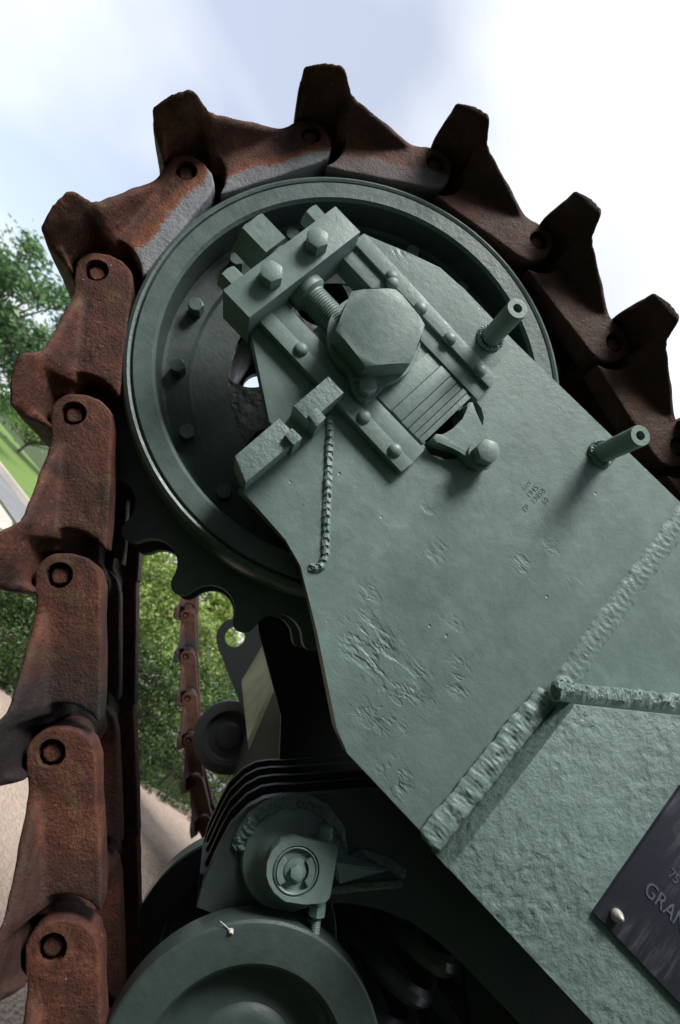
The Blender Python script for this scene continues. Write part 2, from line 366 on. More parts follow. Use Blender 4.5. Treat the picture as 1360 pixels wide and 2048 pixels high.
# ------------------------------------------------------------------ foliage
def leaf_mat(name, c1, c2, c3):
    m, t, b = mat(name); g = N(t, 'ShaderNodeNewGeometry')
    c = ramp(t, g.outputs['Random Per Island'], [(0, c1), (.5, c2), (1, c3)]).outputs[0]
    t.links.new(c, b.inputs['Base Color']); b.inputs['Roughness'].default_value = .42
    tr = N(t, 'ShaderNodeBsdfTranslucent'); t.links.new(c, tr.inputs['Color']); ms = N(t, 'ShaderNodeMixShader'); ms.inputs[0].default_value = .3
    o = t.nodes['Material Output']; t.links.new(b.outputs[0], ms.inputs[1]); t.links.new(tr.outputs[0], ms.inputs[2]); t.links.new(ms.outputs[0], o.inputs[0])
    return m
LH = leaf_mat('hedge_leaf', (.014, .036, .006), (.030, .070, .010), (.085, .15, .028))
LB = leaf_mat('pale_bush_leaf', (.10, .19, .03), (.19, .28, .05), (.30, .34, .10))
LT = leaf_mat('tree_leaf', (.06, .14, .055), (.11, .21, .085), (.20, .30, .14))
LY = leaf_mat('sky_block_leaf', (.014, .03, .01), (.022, .045, .015), (.035, .06, .02))  # leaves of the added sky-blocking hedge
LG = leaf_mat('lime_shrub_leaf', (.06, .14, .015), (.11, .22, .02), (.18, .30, .04))
m, t, b = mat('bark'); v = obj_vec(t); t.links.new(mixc(t, noise_node(t, 12, 5, .6, v).outputs[0], (.05, .04, .03), (.13, .105, .08)), b.inputs['Base Color']); b.inputs['Roughness'].default_value = .9; M['bark'] = m
def leaves(points, size, rnd, aspect=.55):
    vs, fs = [], []
    for p, nrm in points:
        s = size*rnd.uniform(.7, 1.35)
        d = Vector((rnd.gauss(0, 1), rnd.gauss(0, 1), rnd.gauss(0, 1)))
        nn = (nrm + d*.55).normalized() if nrm else d.normalized()
        a = nn.orthogonal().normalized(); a = Matrix.Rotation(rnd.uniform(0, 6.28), 3, nn) @ a; c_ = nn.cross(a)
        k = len(vs); tip = p + a*s
        vs += [p - a*s, p + c_*s*aspect + nn*s*.12, tip, p - c_*s*aspect + nn*s*.12]; fs.append((k, k+1, k+2, k+3))
    me = bpy.data.meshes.new('foliage'); me.from_pydata([tuple(v_) for v_ in vs], [], fs); me.update(); return me
def hedge(name, label, cat, line, width, height, n, size, m, seed, rough=.06, group=None, hs=None):
    rnd = random.Random(seed); root = empty(name, (line[0][0], line[0][1], 0)); off = Vector((line[0][0], line[0][1], 0))
    segs = [(Vector((*a, 0)), Vector((*b_, 0))) for a, b_ in zip(line, line[1:])]; tot = [(b_-a).length for a, b_ in segs]; pts = []
    for _ in range(n):
        r_ = rnd.uniform(0, sum(tot)); i = 0
        while r_ > tot[i]: r_ -= tot[i]; i += 1
        a, b_ = segs[i]; d = (b_-a).normalized(); side = Vector((d.y, -d.x, 0)); p = a + d*r_
        hk = (hs[i]+(hs[i+1]-hs[i])*r_/tot[i])/height if hs else 1
        # perimeter of a clipped section: two faces and the top
        w2 = width/2; pick = rnd.uniform(0, 2*height+width)
        if pick < height: o_, z, nr = -w2, pick, -side
        elif pick < 2*height: o_, z, nr = w2, pick-height, side
        else: o_, z, nr = pick-2*height-w2, height, Vector((0, 0, 1))
        k = .06*noise.noise(p*1.7+Vector((seed, o_*2, z*2)))+rough*noise.noise(p*6+Vector((0, o_*5, z*5)))
        z2 = max(.02, z*hk*(1+.08*noise.noise(p*1.3))); pp = p + side*o_ + Vector((0, 0, z2)) + nr*(k - abs(rnd.gauss(0, .035)))
        pts.append((pp-off, (nr*.8+Vector((0, 0, .5))).normalized()))
    f = link('foliage', leaves(pts, size, rnd), m, root, False); stuff(f)
    bm = bmesh.new()                                       # woody stems and dim interior mass
    for a, b_ in segs:
        d = (b_-a).normalized(); side = Vector((d.y, -d.x, 0)); w2 = width/2-.07
        for k in range(int((b_-a).length/.16)+1):
            p = a + d*(k*.16+rnd.uniform(-.04, .04)) - off + side*rnd.uniform(-.1, .1)
            tube_path([p, p+Vector((rnd.uniform(-.1, .1), rnd.uniform(-.1, .1), height*.4)), p+Vector((rnd.uniform(-.2, .2), rnd.uniform(-.2, .2), min(height, hs[0] if hs else height)*.85))], [.012, .009, .004], 5, bm)
    from_bm('stems', bm, M['bark'], root)
    return tag(root, label, cat, group)
def tree(name, label, base, trunk_h, crown, n, size, m, seed, cat='tree', tr=.12):
    rnd = random.Random(seed); root = empty(name, (base[0], base[1], 0)); bm = bmesh.new(); tips = []
    top = Vector((rnd.uniform(-.2, .2), rnd.uniform(-.2, .2), trunk_h))
    tube_path([(0, 0, -.05), tuple(top*.5), tuple(top)], [tr, tr*.8, tr*.6], 8, bm)
    cx, cy, cz, rx, rz = crown; clumps = []
    for i in range(34):
        a = rnd.uniform(0, 6.28); el = rnd.uniform(-.7, 1.0); k = rnd.uniform(.45, 1)
        e = Vector((cx + rx*k*math.cos(a)*math.cos(el*1.2), cy + rx*k*math.sin(a)*math.cos(el*1.2), cz + rz*k*math.sin(el*1.3)))
        mid = top.lerp(e, .5)+Vector((0, 0, -.1*rz)); tube_path([tuple(top*rnd.uniform(.6, 1)), tuple(mid), tuple(e)], [tr*.35, tr*.2, tr*.06], 5, bm); clumps.append((e, rnd.uniform(.16, .34)*rx))
    from_bm('trunk', bm, M['bark'], root); pts = []
    for _ in range(n):
        e, rr = rnd.choice(clumps); d = Vector((rnd.gauss(0, 1), rnd.gauss(0, 1), rnd.gauss(0, .7)))*rr*.55; pts.append((e+d, Vector((0, 0, 1))))
    f = link('crown', leaves(pts, size, rnd), m, root, False); stuff(f); return tag(root, label, cat)
hedge('low_hedge', 'low clipped dark green hedge along the edge of the gravel', 'hedge', [(-2.6, 1.35), (-.42, 3.0), (.42, 3.52), (1.5, 4.6), (4, 6.9)], .62, .70, 96000, .0125, LH, 3, hs=[.40, .46, .70, .72, .72])
hedge('pale_bushy_hedge', 'taller loose yellow-green hedge behind the low clipped hedge', 'hedge', [(-.75, 4.8), (.5, 5.4), (4, 8.0)], .8, .98, 52000, .018, LB, 5, .16)
tree('lime_shrub', 'bright lime green rounded shrub beyond the road', gp(34, 905), .5, (0, 0, 1.7, 2.0, 1.5), 9000, .07, LG, 8, 'shrub', .07)
d_ = ray(0, 625); tpos = CAM + d_*(13.5/d_.y)
tree('leafy_tree', 'tall open-crowned green tree beyond the road', (tpos.x, tpos.y), 1.9, (0, 0, tpos.z, 1.75, 1.55), 8000, .075, LT, 12, 'tree', .14)
hedge('sky_block_hedge', 'tall dark hedge added out of view to block the low sky', 'hedge', [(-3.3, 1.0), (-3.3, -3.2), (9, -3.2)], 1.0, 4.4, 34000, .085, LY, 31, .12)  # unseen hedge, added to keep low sky light off the tank
tree('dark_bush', 'dark green bush at the foot of the tall tree', (-9.0, 13.6), .6, (0, 0, 1.5, 1.7, 1.2), 9000, .06, LT, 15, 'bush', .07)
tree('round_bush', 'pale round bush behind the loose hedge', (-.6, 8.2), .5, (0, 0, .9, 1.3, .6), 8000, .05, LB, 21, 'bush', .06)

def inpoly(x, z, P):
    c_ = False
    for i in range(len(P)):
        (x1, z1), (x2, z2) = P[i], P[i-1]
        if (z1 > z) != (z2 > z) and x < (x2-x1)*(z-z1)/(z2-z1)+x1: c_ = not c_
    return c_

# ------------------------------------------------------------------ the tank
tank = empty('tank', (0, 0, 0))
tag(tank, 'green-grey painted army tank with rusty tracks, idler wheel and side armour', 'tank')
YK = -.06                                # front face of the side plate
YL = -.10                                # front face of the thicker armour

# idler wheel
bm = lathe_bm([(.19, .072), (.245, .069), (.248, .058), (.283, .056), (.288, .052), (.289, .022), (.2915, .006), (.296, .001), (.3205, 0), (.3225, .002), (.324, .007), (.3255, .002), (.329, .0005), (.3345, .004), (.3385, .013), (.3395, .03), (.3395, .085), (.33, .09), (.19, .09)], 128)
bmesh.ops.transform(bm, matrix=Matrix.Translation((0, 0, H)) @ Matrix(((1, 0, 0, 0), (0, 0, 1, 0), (0, 1, 0, 0), (0, 0, 0, 1))), verts=bm.verts)
bm.faces.ensure_lookup_table()
wheel = from_bm('idler_wheel', bm, M['satin'], tank)
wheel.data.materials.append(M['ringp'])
for p_ in wheel.data.polygons:
    c_ = p_.center; q = math.hypot(c_.x, c_.z-H)
    if q < .2905 and c_.y > .010: p_.material_index = 1
# dished disc with round lightening holes
def ring_face(bm, outer, inner, y0, y1):
    n = len(outer); vo = [[bm.verts.new((x, y, z+H)) for x, z in loop] for y in (y0, y1) for loop in (outer, inner)]
    for k in range(n):
        j = (k+1) % n
        bm.faces.new((vo[0][k], vo[0][j], vo[1][j], vo[1][k])); bm.faces.new((vo[2][k], vo[3][k], vo[3][j], vo[2][j]))
        bm.faces.new((vo[0][k], vo[2][k], vo[2][j], vo[0][j])); bm.faces.new((vo[1][k], vo[1][j], vo[3][j], vo[3][k]))
bm = bmesh.new(); nh = 6
for h_ in range(nh):
    a0 = R(-149) - math.pi/nh + h_*2*math.pi/nh; a1 = a0 + 2*math.pi/nh; am = (a0+a1)/2; hc = (.162*math.cos(am), .162*math.sin(am)); nn = 48; outer, inner = [], []
    # sector outline sampled by angle about the hole centre
    for k in range(nn):
        q = 2*math.pi*k/nn; dx, dz = math.cos(q), math.sin(q); lo_, hi_ = 0, .3
        for _ in range(30):
            md = (lo_+hi_)/2; x, z = hc[0]+dx*md, hc[1]+dz*md; rr = math.hypot(x, z); aa = (math.atan2(z, x)-am+math.pi) % (2*math.pi)-math.pi
            if .045 < rr < .2455 and abs(aa) < math.pi/nh: lo_ = md
            else: hi_ = md
        outer.append((hc[0]+dx*lo_, hc[1]+dz*lo_)); inner.append((hc[0]+dx*.047, hc[1]+dz*.047))
    ring_face(bm, outer, inner, .074, .086)
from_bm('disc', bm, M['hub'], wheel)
bm = bmesh.new(); fa = math.atan2(*px(522, 780, .27)[::-1]); cyl = [(math.cos(2*math.pi*k/96), math.sin(2*math.pi*k/96)) for k in range(96)]
for h_ in range(nh):
    am = fa + h_*2*math.pi/nh; hc = (.150*math.cos(am), .150*math.sin(am)); outer, inner = [], []
    for k in range(nn):
        q = 2*math.pi*k/nn; dx, dz = math.cos(q), math.sin(q); lo_, hi_ = 0, .3
        for _ in range(22):
            md = (lo_+hi_)/2; x, z = hc[0]+dx*md, hc[1]+dz*md; rr = math.hypot(x, z); aa = (math.atan2(z, x)-am+math.pi) % (2*math.pi)-math.pi
            if .045 < rr < .30 and abs(aa) < math.pi/nh: lo_ = md
            else: hi_ = md
        rh_ = .034 if h_ == 0 else .002
        outer.append((hc[0]+dx*lo_, hc[1]+dz*lo_)); inner.append((hc[0]+dx*rh_, hc[1]+dz*rh_))
    ring_face(bm, outer, inner, .27, .285)
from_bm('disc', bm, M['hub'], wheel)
bm0 = hex_bm(.0118, .022, .2); bm0m = bpy.data.meshes.new('bolt'); bm0.to_mesh(bm0m); bm0.free(); bm0m.materials.append(M['satin']); flat_smooth(bm0m, R(20))
for k in range(16):
    a = R(89.5+22.5*k); o = bpy.data.objects.new('bolt', bm0m); C.objects.link(o); o.parent = wheel
    o.location = (.2643*math.cos(a), .0575, .2643*math.sin(a)+H); o.rotation_euler = (R(90), R(17*k), 0)
def tooth_outline(n=23, rr=.4075, gr=.0385, tip=.4125, th0=R(-90.6)):
    o = []
    for k in range(n):
        a = th0 + 2*math.pi*k/n
        for q in range(13):                                   # gullet: inner half of a circle
            ph = R(-76 + 152*q/12); o.append((rr-gr*math.cos(ph), gr*math.sin(ph), a))
        am = a + math.pi/n
        for q in range(1, 8):                                 # rounded tip
            ph = math.pi*q/8; o.append((rr-gr*math.cos(R(76))+.0165*math.sin(ph), -.0165*math.cos(ph), am))
    res = []
    for r_, s_, a in o: res.append((r_*math.cos(a)-s_*math.sin(a), r_*math.sin(a)+s_*math.cos(a)))
    return res
to = tooth_outline(); inn = [(.33*math.cos(math.atan2(z, x)), .33*math.sin(math.atan2(z, x))) for x, z in to]
for y in (.105, .245):
    bm = bmesh.new(); ring_face(bm, to, inn, y, y+.028); from_bm('toothed_ring', bm, M['satin'], wheel)
bm = bmesh.new(); cyl = [(math.cos(2*math.pi*k/96), math.sin(2*math.pi*k/96)) for k in range(96)]
ring_face(bm, [(x*.335, z*.335) for x, z in cyl], [(x*.19, z*.19) for x, z in cyl], .088, .30)
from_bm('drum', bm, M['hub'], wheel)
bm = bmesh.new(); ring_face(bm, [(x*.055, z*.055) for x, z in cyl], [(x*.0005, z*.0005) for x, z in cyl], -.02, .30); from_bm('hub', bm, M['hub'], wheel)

# ---- track: one cast link, voxel-merged from its lumps, then copied
def hull(bm, pts):
    vs = [bm.verts.new(p) for p in pts]; r_ = bmesh.ops.convex_hull(bm, input=vs)
    bmesh.ops.delete(bm, geom=[g for g in r_['geom_interior'] if isinstance(g, bmesh.types.BMVert)], context='VERTS')
def lprism(bm, prof, y0, y1):
    a = [bm.verts.new((x, y0, z)) for x, z in prof]; b_ = [bm.verts.new((x, y1, z)) for x, z in prof]; n = len(prof)
    bm.faces.new(a[::-1]); bm.faces.new(b_)
    for i in range(n): bm.faces.new((a[i], a[(i+1) % n], b_[(i+1) % n], b_[i]))
def lcyl(bm, x, z, r_, y0, y1, n=24): lprism(bm, [(x+r_*math.cos(2*math.pi*k/n), z+r_*math.sin(2*math.pi*k/n)) for k in range(n)], y0, y1)
P_ = .2075; TW = .36
bm = bmesh.new()
web = [(-.0295, 0), (-.0275, .012), (-.019, .023), (-.007, .029), (.010, .029), (.04, .027), (.10, .032), (.160, .034), (.1605, .020), (.157, 0), (.160, -.021), (.170, -.040), (.186, -.0545), (.15, -.0555), (.05, -.0525), (.013, -.0515), (-.008, -.0465), (-.022, -.033), (-.028, -.017)]
lprism(bm, web[::-1], -.045, 0)
fweb = [(-.030, -.050), (-.032, -.03), (-.026, .018), (.0, .026), (.18, .034), (.203, .0), (.203, -.052)][::-1]; lprism(bm, fweb[::-1], -TW, -TW+.045)
mid_ = [(x, z if z > -.02 else z*.75) for x, z in web]; lprism(bm, mid_[::-1], -TW/2-.07, -TW/2-.03)
# flared outer edge that widens towards the spud
hull(bm, [(.040, -.02, .006), (.040, -.001, .013), (.040, -.002, .025), (.040, -.04, .026), (.162, -.02, .0), (.162, .0, .014), (.162, .050, .026), (.160, .057, .034), (.162, -.03, .040), (.1, -.03, .034)])
lprism(bm, [(.0, -.002), (.0, .024), (.04, .027), (.17, .040), (.185, .040), (.185, .008), (.15, .002)], -TW+.01, -.02)           # shoe plate
# spud: a channel-shaped bar across the track, proud of its side
hull(bm, [(.162, .040, .030), (.160, .058, .036), (.175, .084, .039), (.176, .087, .044), (.182, .086, .051), (.205, .080, .056), (.235, .066, .058), (.240, .063, .053),
          (.205, .068, .046), (.232, .056, .046), (.170, .0, .034), (.238, .0, .036), (.165, -TW, .030), (.178, -TW, .060), (.236, -TW, .064), (.241, -TW, .036)])
hull(bm, [(.226, .040, .055), (.241, .044, .054), (.232, .030, .034), (.242, .010, .024), (.234, .0, .026), (.241, -TW, .058), (.244, -TW, .022), (.234, -TW, .022)])
hull(bm, [(.158, .040, .022), (.158, .050, .034), (.172, .066, .042), (.176, .058, .036), (.160, -.03, -.006), (.170, -.03, -.004), (.160, -.03, .034), (.175, -.03, .034), (.158, .0, .006)])
for y0, y1 in ((-.12, -.045), (-.24, -.18)): lcyl(bm, 0, 0, .028, y0, y1)
for y0, y1 in ((-.176, -.124), (-.31, -.244)):
    lcyl(bm, P_, 0, .028, y0, y1); lprism(bm, [(.15, -.02), (.205, -.02), (.205, .03), (.15, .035)][::1], y0, y1)
bmesh.ops.recalc_face_normals(bm, faces=bm.faces)
me = bpy.data.meshes.new('track_link_raw'); bm.to_mesh(me); bm.free()
tmp = bpy.data.objects.new('track_link_raw', me); C.objects.link(tmp)
md = tmp.modifiers.new('r', 'REMESH'); md.mode = 'VOXEL'; md.voxel_size = .0028; md.use_smooth_shade = True
ms_ = tmp.modifiers.new('s', 'SMOOTH'); ms_.factor = .5; ms_.iterations = 11
LINK = eval_mesh(tmp); LINK.name = 'track_link'; LINK.materials.clear(); LINK.materials.append(M['rust'])
bpy.data.objects.remove(tmp)
# pin hole: sink the end of the knuckle inside the bore
for v_ in LINK.vertices:
    c_ = v_.co; q = math.hypot(c_.x, c_.z)
    if c_.y > -.012 and q < .0185 and q > 1e-6:
        if q > .0142: k = .0168/q; v_.co = (c_.x*k, c_.y, c_.z*k)
        else: k = .0168/.0142; v_.co = (c_.x*k, -.020, c_.z*k)
flat_smooth(LINK, R(48))
# undulation of the casting
nrm_ = [v_.normal.copy() for v_ in LINK.vertices]
for v_, nv_ in zip(LINK.vertices, nrm_):
    c_ = v_.co; k = noise.noise(c_*24)*.0011 + noise.noise(c_*70)*.0005
    if math.hypot(c_.x, c_.z) > .02 or c_.y < -.03: v_.co = c_ + nv_*k
pb = hex_bm(.0115, .308, .3, 4, .0105, 6); PIN = bpy.data.meshes.new('track_pin'); bmesh.ops.transform(pb, matrix=AX['Y-'].to_4x4(), verts=pb.verts); pb.to_mesh(PIN); pb.free(); PIN.materials.append(M['rust'])

YP = .004
pinpx = [(1358, 893), (1230, 685), (1078, 480), (872, 325), (622, 268), (372, 340), (193, 540), (147, 826), (118, 1150), (102, 1507), (103, 1898)]
chain = pxs(pinpx, YP)
for s_ in range(3):                                       # the top run goes on towards the rear
    x, z = chain[0]; chain.insert(0, (x+.2055, z-.03+.008*s_))
for dx, dz in ((.160, -.134), (.168, -.122), (.180, -.103), (.198, -.06), (.2075, 0), (.2075, 0), (.2075, 0)):
    x, z = chain[-1]; chain.append((x+dx, z+dz))
def lay_track(part_label, y, darks, wears, chain, lo, hi):
    root = empty('track', (0, y, H)); root.parent = tank; root['label'] = part_label
    for i in range(lo, hi):
        (ax_, az_), (bx_, bz_) = chain[i], chain[i+1]; t_ = Vector((bx_-ax_, 0, bz_-az_)).normalized(); n_ = Vector((t_.z, 0, -t_.x))
        if n_.x*ax_ + n_.z*az_ < 0 and i < 9 or (i >= 9 and n_.x > 0): n_ = -n_
        yv = n_.cross(t_)
        o = bpy.data.objects.new('track_link', LINK); C.objects.link(o); o.parent = root
        o.matrix_local = Matrix(((t_.x, yv.x, n_.x, ax_), (t_.y, yv.y, n_.y, 0), (t_.z, yv.z, n_.z, az_), (0, 0, 0, 1)))
        o['link_dark'] = darks.get(i, .12); o['wear'] = wears.get(i, 0.0); o['stain'] = {11: 1.0, 12: .55, 13: .3, 10: .2}.get(i, 0.0)
        p = bpy.data.objects.new('track_pin', PIN); C.objects.link(p); p.parent = root
        p.location = (ax_, .315, az_); p.rotation_euler = (0, random.uniform(0, 3), 0); p['link_dark'] = .1; p['wear'] = 0.0; p['stain'] = 0.0
    return root
lay_track('rusty track wrapped round the near idler wheel', YP, {0: .76, 1: .76, 2: .74, 3: .70, 4: .62, 5: .48, 6: .2, 7: .1, 8: .0, 9: 0., 10: 0., 11: .25, 12: .15, 13: .1}, {6: .35, 7: .9, 8: 1.0}, chain, 0, len(chain)-1)
lay_track('far rusty track seen beyond the hull nose', 2.47, {i: .6 for i in range(30)}, {}, chain, 8, len(chain)-1)

# ---- side plate, slotted for the adjuster, with the stamped numbers cut in
plate_pts = [(-.137, -.096), (-.016, -.172), (.024, -.172), (.024, -.263), (.113, -.263), (.150, -.272), (.224, -.316), (.324, -.380), (.354, -.391), (1.35, -.394), (1.35, .205), (.47, .203), (.28, .195), (.131, .1885), (.021, .189), (-.026, .185), (-.079, .160), (-.137, .130),
             (-.137, .072), (.140, .072), (.1495, .0755), (.167, .073), (.180, .065), (.190, .048), (.2, .03), (.205, .005), (.192, -.014), (.179, -.033), (.164, -.038), (.148, -.033), (.140, -.041), (-.137, -.041)]
bm = prism_bm(plate_pts, YK, .028, .0018)
me = bpy.data.meshes.new('side_plate'); bmesh.ops.recalc_face_normals(bm, faces=bm.faces); bmesh.ops.triangulate(bm, faces=[f for f in bm.faces if len(f.verts) > 4]); bm.to_mesh(me); bm.free()
plate = bpy.data.objects.new('side_plate', me); C.objects.link(plate); plate.parent = tank; me.materials.append(M['plate'])
def stamp(body, x, y_px, size):
    me_ = text_mesh(body, size, .0011)
    p = px(x, y_px, YK); # reads upwards along +Z
    for v_ in me_.vertices:
        a, b2, c2 = v_.co; v_.co = (p[0]-b2, YK - c2, p[1]+a+H)
    return me_
cutters = []
for body, x, y, s_ in (('LOV', 1049, 981, .0085), ('1945', 1058, 998, .0115), ('TP', 1049, 1028, .0115), ('19858', 1067, 1010, .0115), ('50', 1089, 1012, .0115)):
    cme = stamp(body, x, y, s_); co_ = bpy.data.objects.new('c', cme); C.objects.link(co_); cutters.append(co_)
    bo = plate.modifiers.new('b', 'BOOLEAN'); bo.operation = 'DIFFERENCE'; bo.object = co_; bo.solver = 'EXACT'
nm = eval_mesh(plate); plate.modifiers.clear(); old = plate.data
if len(nm.vertices) > 60: plate.data = nm; nm.name = 'side_plate'
for c_ in cutters: bpy.data.objects.remove(c_)
flat_smooth(plate.data, R(25))

# welds on the plate
def weld(path, width, height, parent, **k): return from_bm('weld_bead', weld_bm(path, width, height, **k), M['weld'], parent)
def arcp(cx, cz, r_, a0, a1, y, n=14): return [(cx+r_*math.cos(R(a0+(a1-a0)*i/n)), y, cz+r_*math.sin(R(a0+(a1-a0)*i/n))) for i in range(n+1)]
vw = pxs([(661, 828), (658, 900), (655, 980), (652, 1060), (651, 1110), (644, 1132), (630, 1139), (618, 1130)], YK)
weld([(x, YK, z) for x, z in vw], .0135, .0062, plate, pitch=.0098, lump=.35, seed=1, rip_a=.4)
bw = pxs([(1120, 1385), (1180, 1290), (1240, 1205), (1300, 1125), (1362, 1040), (1400, 985)], YK)
weld([(x, YK, z) for x, z in bw], .036, .0068, plate, pitch=.0105, lump=.12, chev=1.7, seed=2, rip_a=.22)
lw = pxs([(1098, 1390), (1045, 1448), (985, 1525), (925, 1602), (880, 1655), (856, 1688)], YK-.005)
weld([(x, YK-.006, z) for x, z in lw], .034, .0060, plate, pitch=.006, lump=.5, chev=.3, seed=3, rip_a=.10, freq=1.6)
tw = [px(1105, 1380, YK-.02), px(1150, 1388, YK-.02), px(1250, 1398, YK-.02), px(1370, 1410, YK-.02), px(1450, 1420, YK-.02)]
weld([(x, YK-.022, z) for x, z in tw], .026, .016, plate, normal=(-.35, -.75, .6), pitch=.004, lump=.35, chev=.6, seed=4, rip_a=.10, freq=1.4)
weld(arcp(*px(1122, 1378, YK-.01), .008, 0, 300, YK-.014, 8), .02, .012, plate, pitch=.007, lump=.8, seed=5)

# thicker pitted armour below, standing proud of the plate
arm_pts = [px(1150, 1409, YL), px(1362, 1432, YL), px(1600, 1455, YL), (1.35, .25), (1.35, -.4), (.760, -.3985), px(897, 1738, YL)]
arm = prism('armour_plate', arm_pts, YL, .06, M['cast'], tank, .003)
# memorial plaque on it
pq = [(.685, -.312), (.96, -.312), (.96, -.121), (.685, -.121)]
p0 = px(1187, 1826, YL-.004)
plq = prism('plaque', [(p0[0], p0[1]), (p0[0]+.26, p0[1]), (p0[0]+.26, p0[1]+.19), (p0[0], p0[1]+.19)], YL-.006, .006, M['bronze'], tank, .001)
bm = lathe_bm([(.0065, 0), (.0072, .0012), (.0072, .004), (.0066, .005), (.0068, .0062), (.0045, .0105), (.0022, .0140), (0, .0152)], 24)
sp = px(1232, 1830, YL-.008); from_bm('stud', place(bm, 'Y-', (sp[0], YL-.006, sp[1])), M['stud'], plq)
def letters(name, body, x, y, size, ext, parent, m):
    me_ = text_mesh(body, size, ext); p = px(x, y, YL-.006)
    for v_ in me_.vertices:
        a, b2, c2 = v_.co; v_.co = (p[0]+a, YL-.006-c2, p[1]+b2+H)
    return link(name, me_, m, parent, False)
letters('lettering', '75', 1333, 1750, .0165, .0008, plq, M['letter'])
letters('lettering', 'GRAN', 1284, 1782, .0245, .0009, plq, M['letter'])

# tubes welded to the plate
for tx, ty in ((1034, 618), (1279, 872)):
    x, z = px(tx, ty, -.143)
    bm = lathe_bm([(.0148, 0), (.0148, .084), (.0142, .0850), (.0066, .0850), (.0062, .0842), (.0062, .02), (0, .02)], 40)
    tb = from_bm('tube', place(bm, 'Y-', (x, YK, z)), M['paint'], plate)
    weld(arcp(x, z, .0165, 0, 360, YK-.003, 22), .010, .0045, tb, pitch=.0045, lump=.9, seed=int(tx), normal=(0, -1, 0))
# lugs at the front edge
lugA = rect(-.003, .027, -.146, -.083); lugB = [(-.003, -.246), (-.003, -.171), (.033, -.170), (.031, -.259)]
prism('lug', lugA, -.100, .07, M['weld'], plate, .003); prism('lug', lugB, -.100, .07, M['weld'], plate, .003)
for pp in ([(617, 829), (634, 813), (652, 835), (634, 854)], [(569, 870), (584, 855), (605, 875), (588, 891)]):
    prism('lug_tab', pxs(pp, -.108), -.108, .045, M['weld'], plate, .0018)
# slide rails with rivets
def rail(pts_hi, pts_lo, riv):
    r_ = prism('slide_rail', pts_hi, -.0745, .0142, M['paint'], tank, .0012)
    prism('rail_ledge', pts_lo, -.0685, .04, M['paint'], r_, .001)
    for x, z in riv:
        bm_ = lathe_bm([(.0096, 0), (.0094, .0022), (.0078, .0045), (.0045, .006), (0, .0066)], 24)
        from_bm('rivet', place(bm_, 'Y-', (x, -.0743, z)), M['paint'], r_)
rail([(-.130, .0985), (-.130, .122), (.152, .1155), (.153, .0945)], [(-.130, .072), (-.130, .098), (.153, .0942), (.155, .0705)], [(-.057, .104), (-.050, .098), (.004, .1025), (.064, .103), (.126, .1025)])
rail([(-.130, -.089), (-.129, -.0672), (.155, -.0695), (.153, -.0915)], [(-.130, -.0668), (-.130, -.0415), (.153, -.0415), (.155, -.0692)], [(-.059, -.0745), (.065, -.076), (.126, -.077)])
# crosshead block with its bolts, nuts and adjusting screw
blk = prism('crosshead_block', rect(-.1735, -.124, -.109, .0965), -.105, .07, M['paint'], tank, .0012)
for x, z in ((-.1475, -.050), (-.146, .032)): from_bm('bolt', place(hex_bm(.0156, .0185, .25), 'Y-', (x, -.105, z)), M['paint'], blk)
from_bm('screw_head', place(hex_bm(.036, .047, R(30), 6, .0335), 'X-', (-.183, -.066, -.006)), M['paint'], blk)
from_bm('screw_collar', place(lathe_bm([(0, 0), (.024, 0), (.024, .011), (0, .011)], 32), 'X-', (-.1725, -.066, -.006)), M['paint'], blk)
for z in (-.079, .076): from_bm('nut', place(hex_bm(.0185, .026, R(30), 6), 'X-', (-.1733, -.075, z)), M['paint'], blk)
th = [(0, 0), (.026, 0), (.0275, .002), (.0275, .013), (.024, .0155), (.0205, .017)]
z_ = .020
while z_ < .075: th += [(.0205, z_), (.0186, z_+.0014), (.0186, z_+.0022), (.0205, z_+.0034)]; z_ += .0038
th += [(0, z_)]
bm = lathe_bm(th, 36); bmesh.ops.transform(bm, matrix=Matrix.Translation((-.1255, -.064, -.004+H)) @ Matrix(((0, 0, 1, 0), (1, 0, 0, 0), (0, 1, 0, 0), (0, 0, 0, 1))), verts=bm.verts)
from_bm('adjusting_screw', bm, M['paint'], blk)
# sliding axle block, washer with its ear, and the great axle nut
sld = prism('axle_slide', rect(-.072, .056, -.0395, .0695), -.064, .05, M['paint'], tank, .001)
wash = [(-.005+.0655*math.cos(R(a)), .0125+.0655*math.sin(R(a))) for a in range(-30, 281, 6)]
ear = [(.009, -.052), (.018, -.0585), (.029, -.0655), (.041, -.0670), (.0525, -.0610), (.0565, -.0505), (.0535, -.0400), (.0535, -.031)]
prism('lock_washer', wash + ear, -.0825, .018, M['paint'], sld, .0012)
from_bm('bolt', place(hex_bm(.0132, .013, .3), 'Y-', (.0395, -.0825, -.049)), M['paint'], sld)
from_bm('axle_nut', place(hex_bm(.0615, .038, R(-5), 6, .0555, 12), 'Y-', (-.003, -.0825, .0105)), M['paint'], sld)
# packing shims
xs = [.0555, .083, .1032, .1165, .1275, .1365, .1455]
for i, (a, b_) in enumerate(zip(xs, xs[1:])):
    o = prism('shim', [(a+.0004, -.0365+.0012*(i % 2)), (b_-.0004, -.0360), (b_-.0004, .0700-.0008*(i % 3)), (a+.0004, .0685)], -.0650-.0007*((i*2) % 3), .04, M['paint'], tank, .0005)
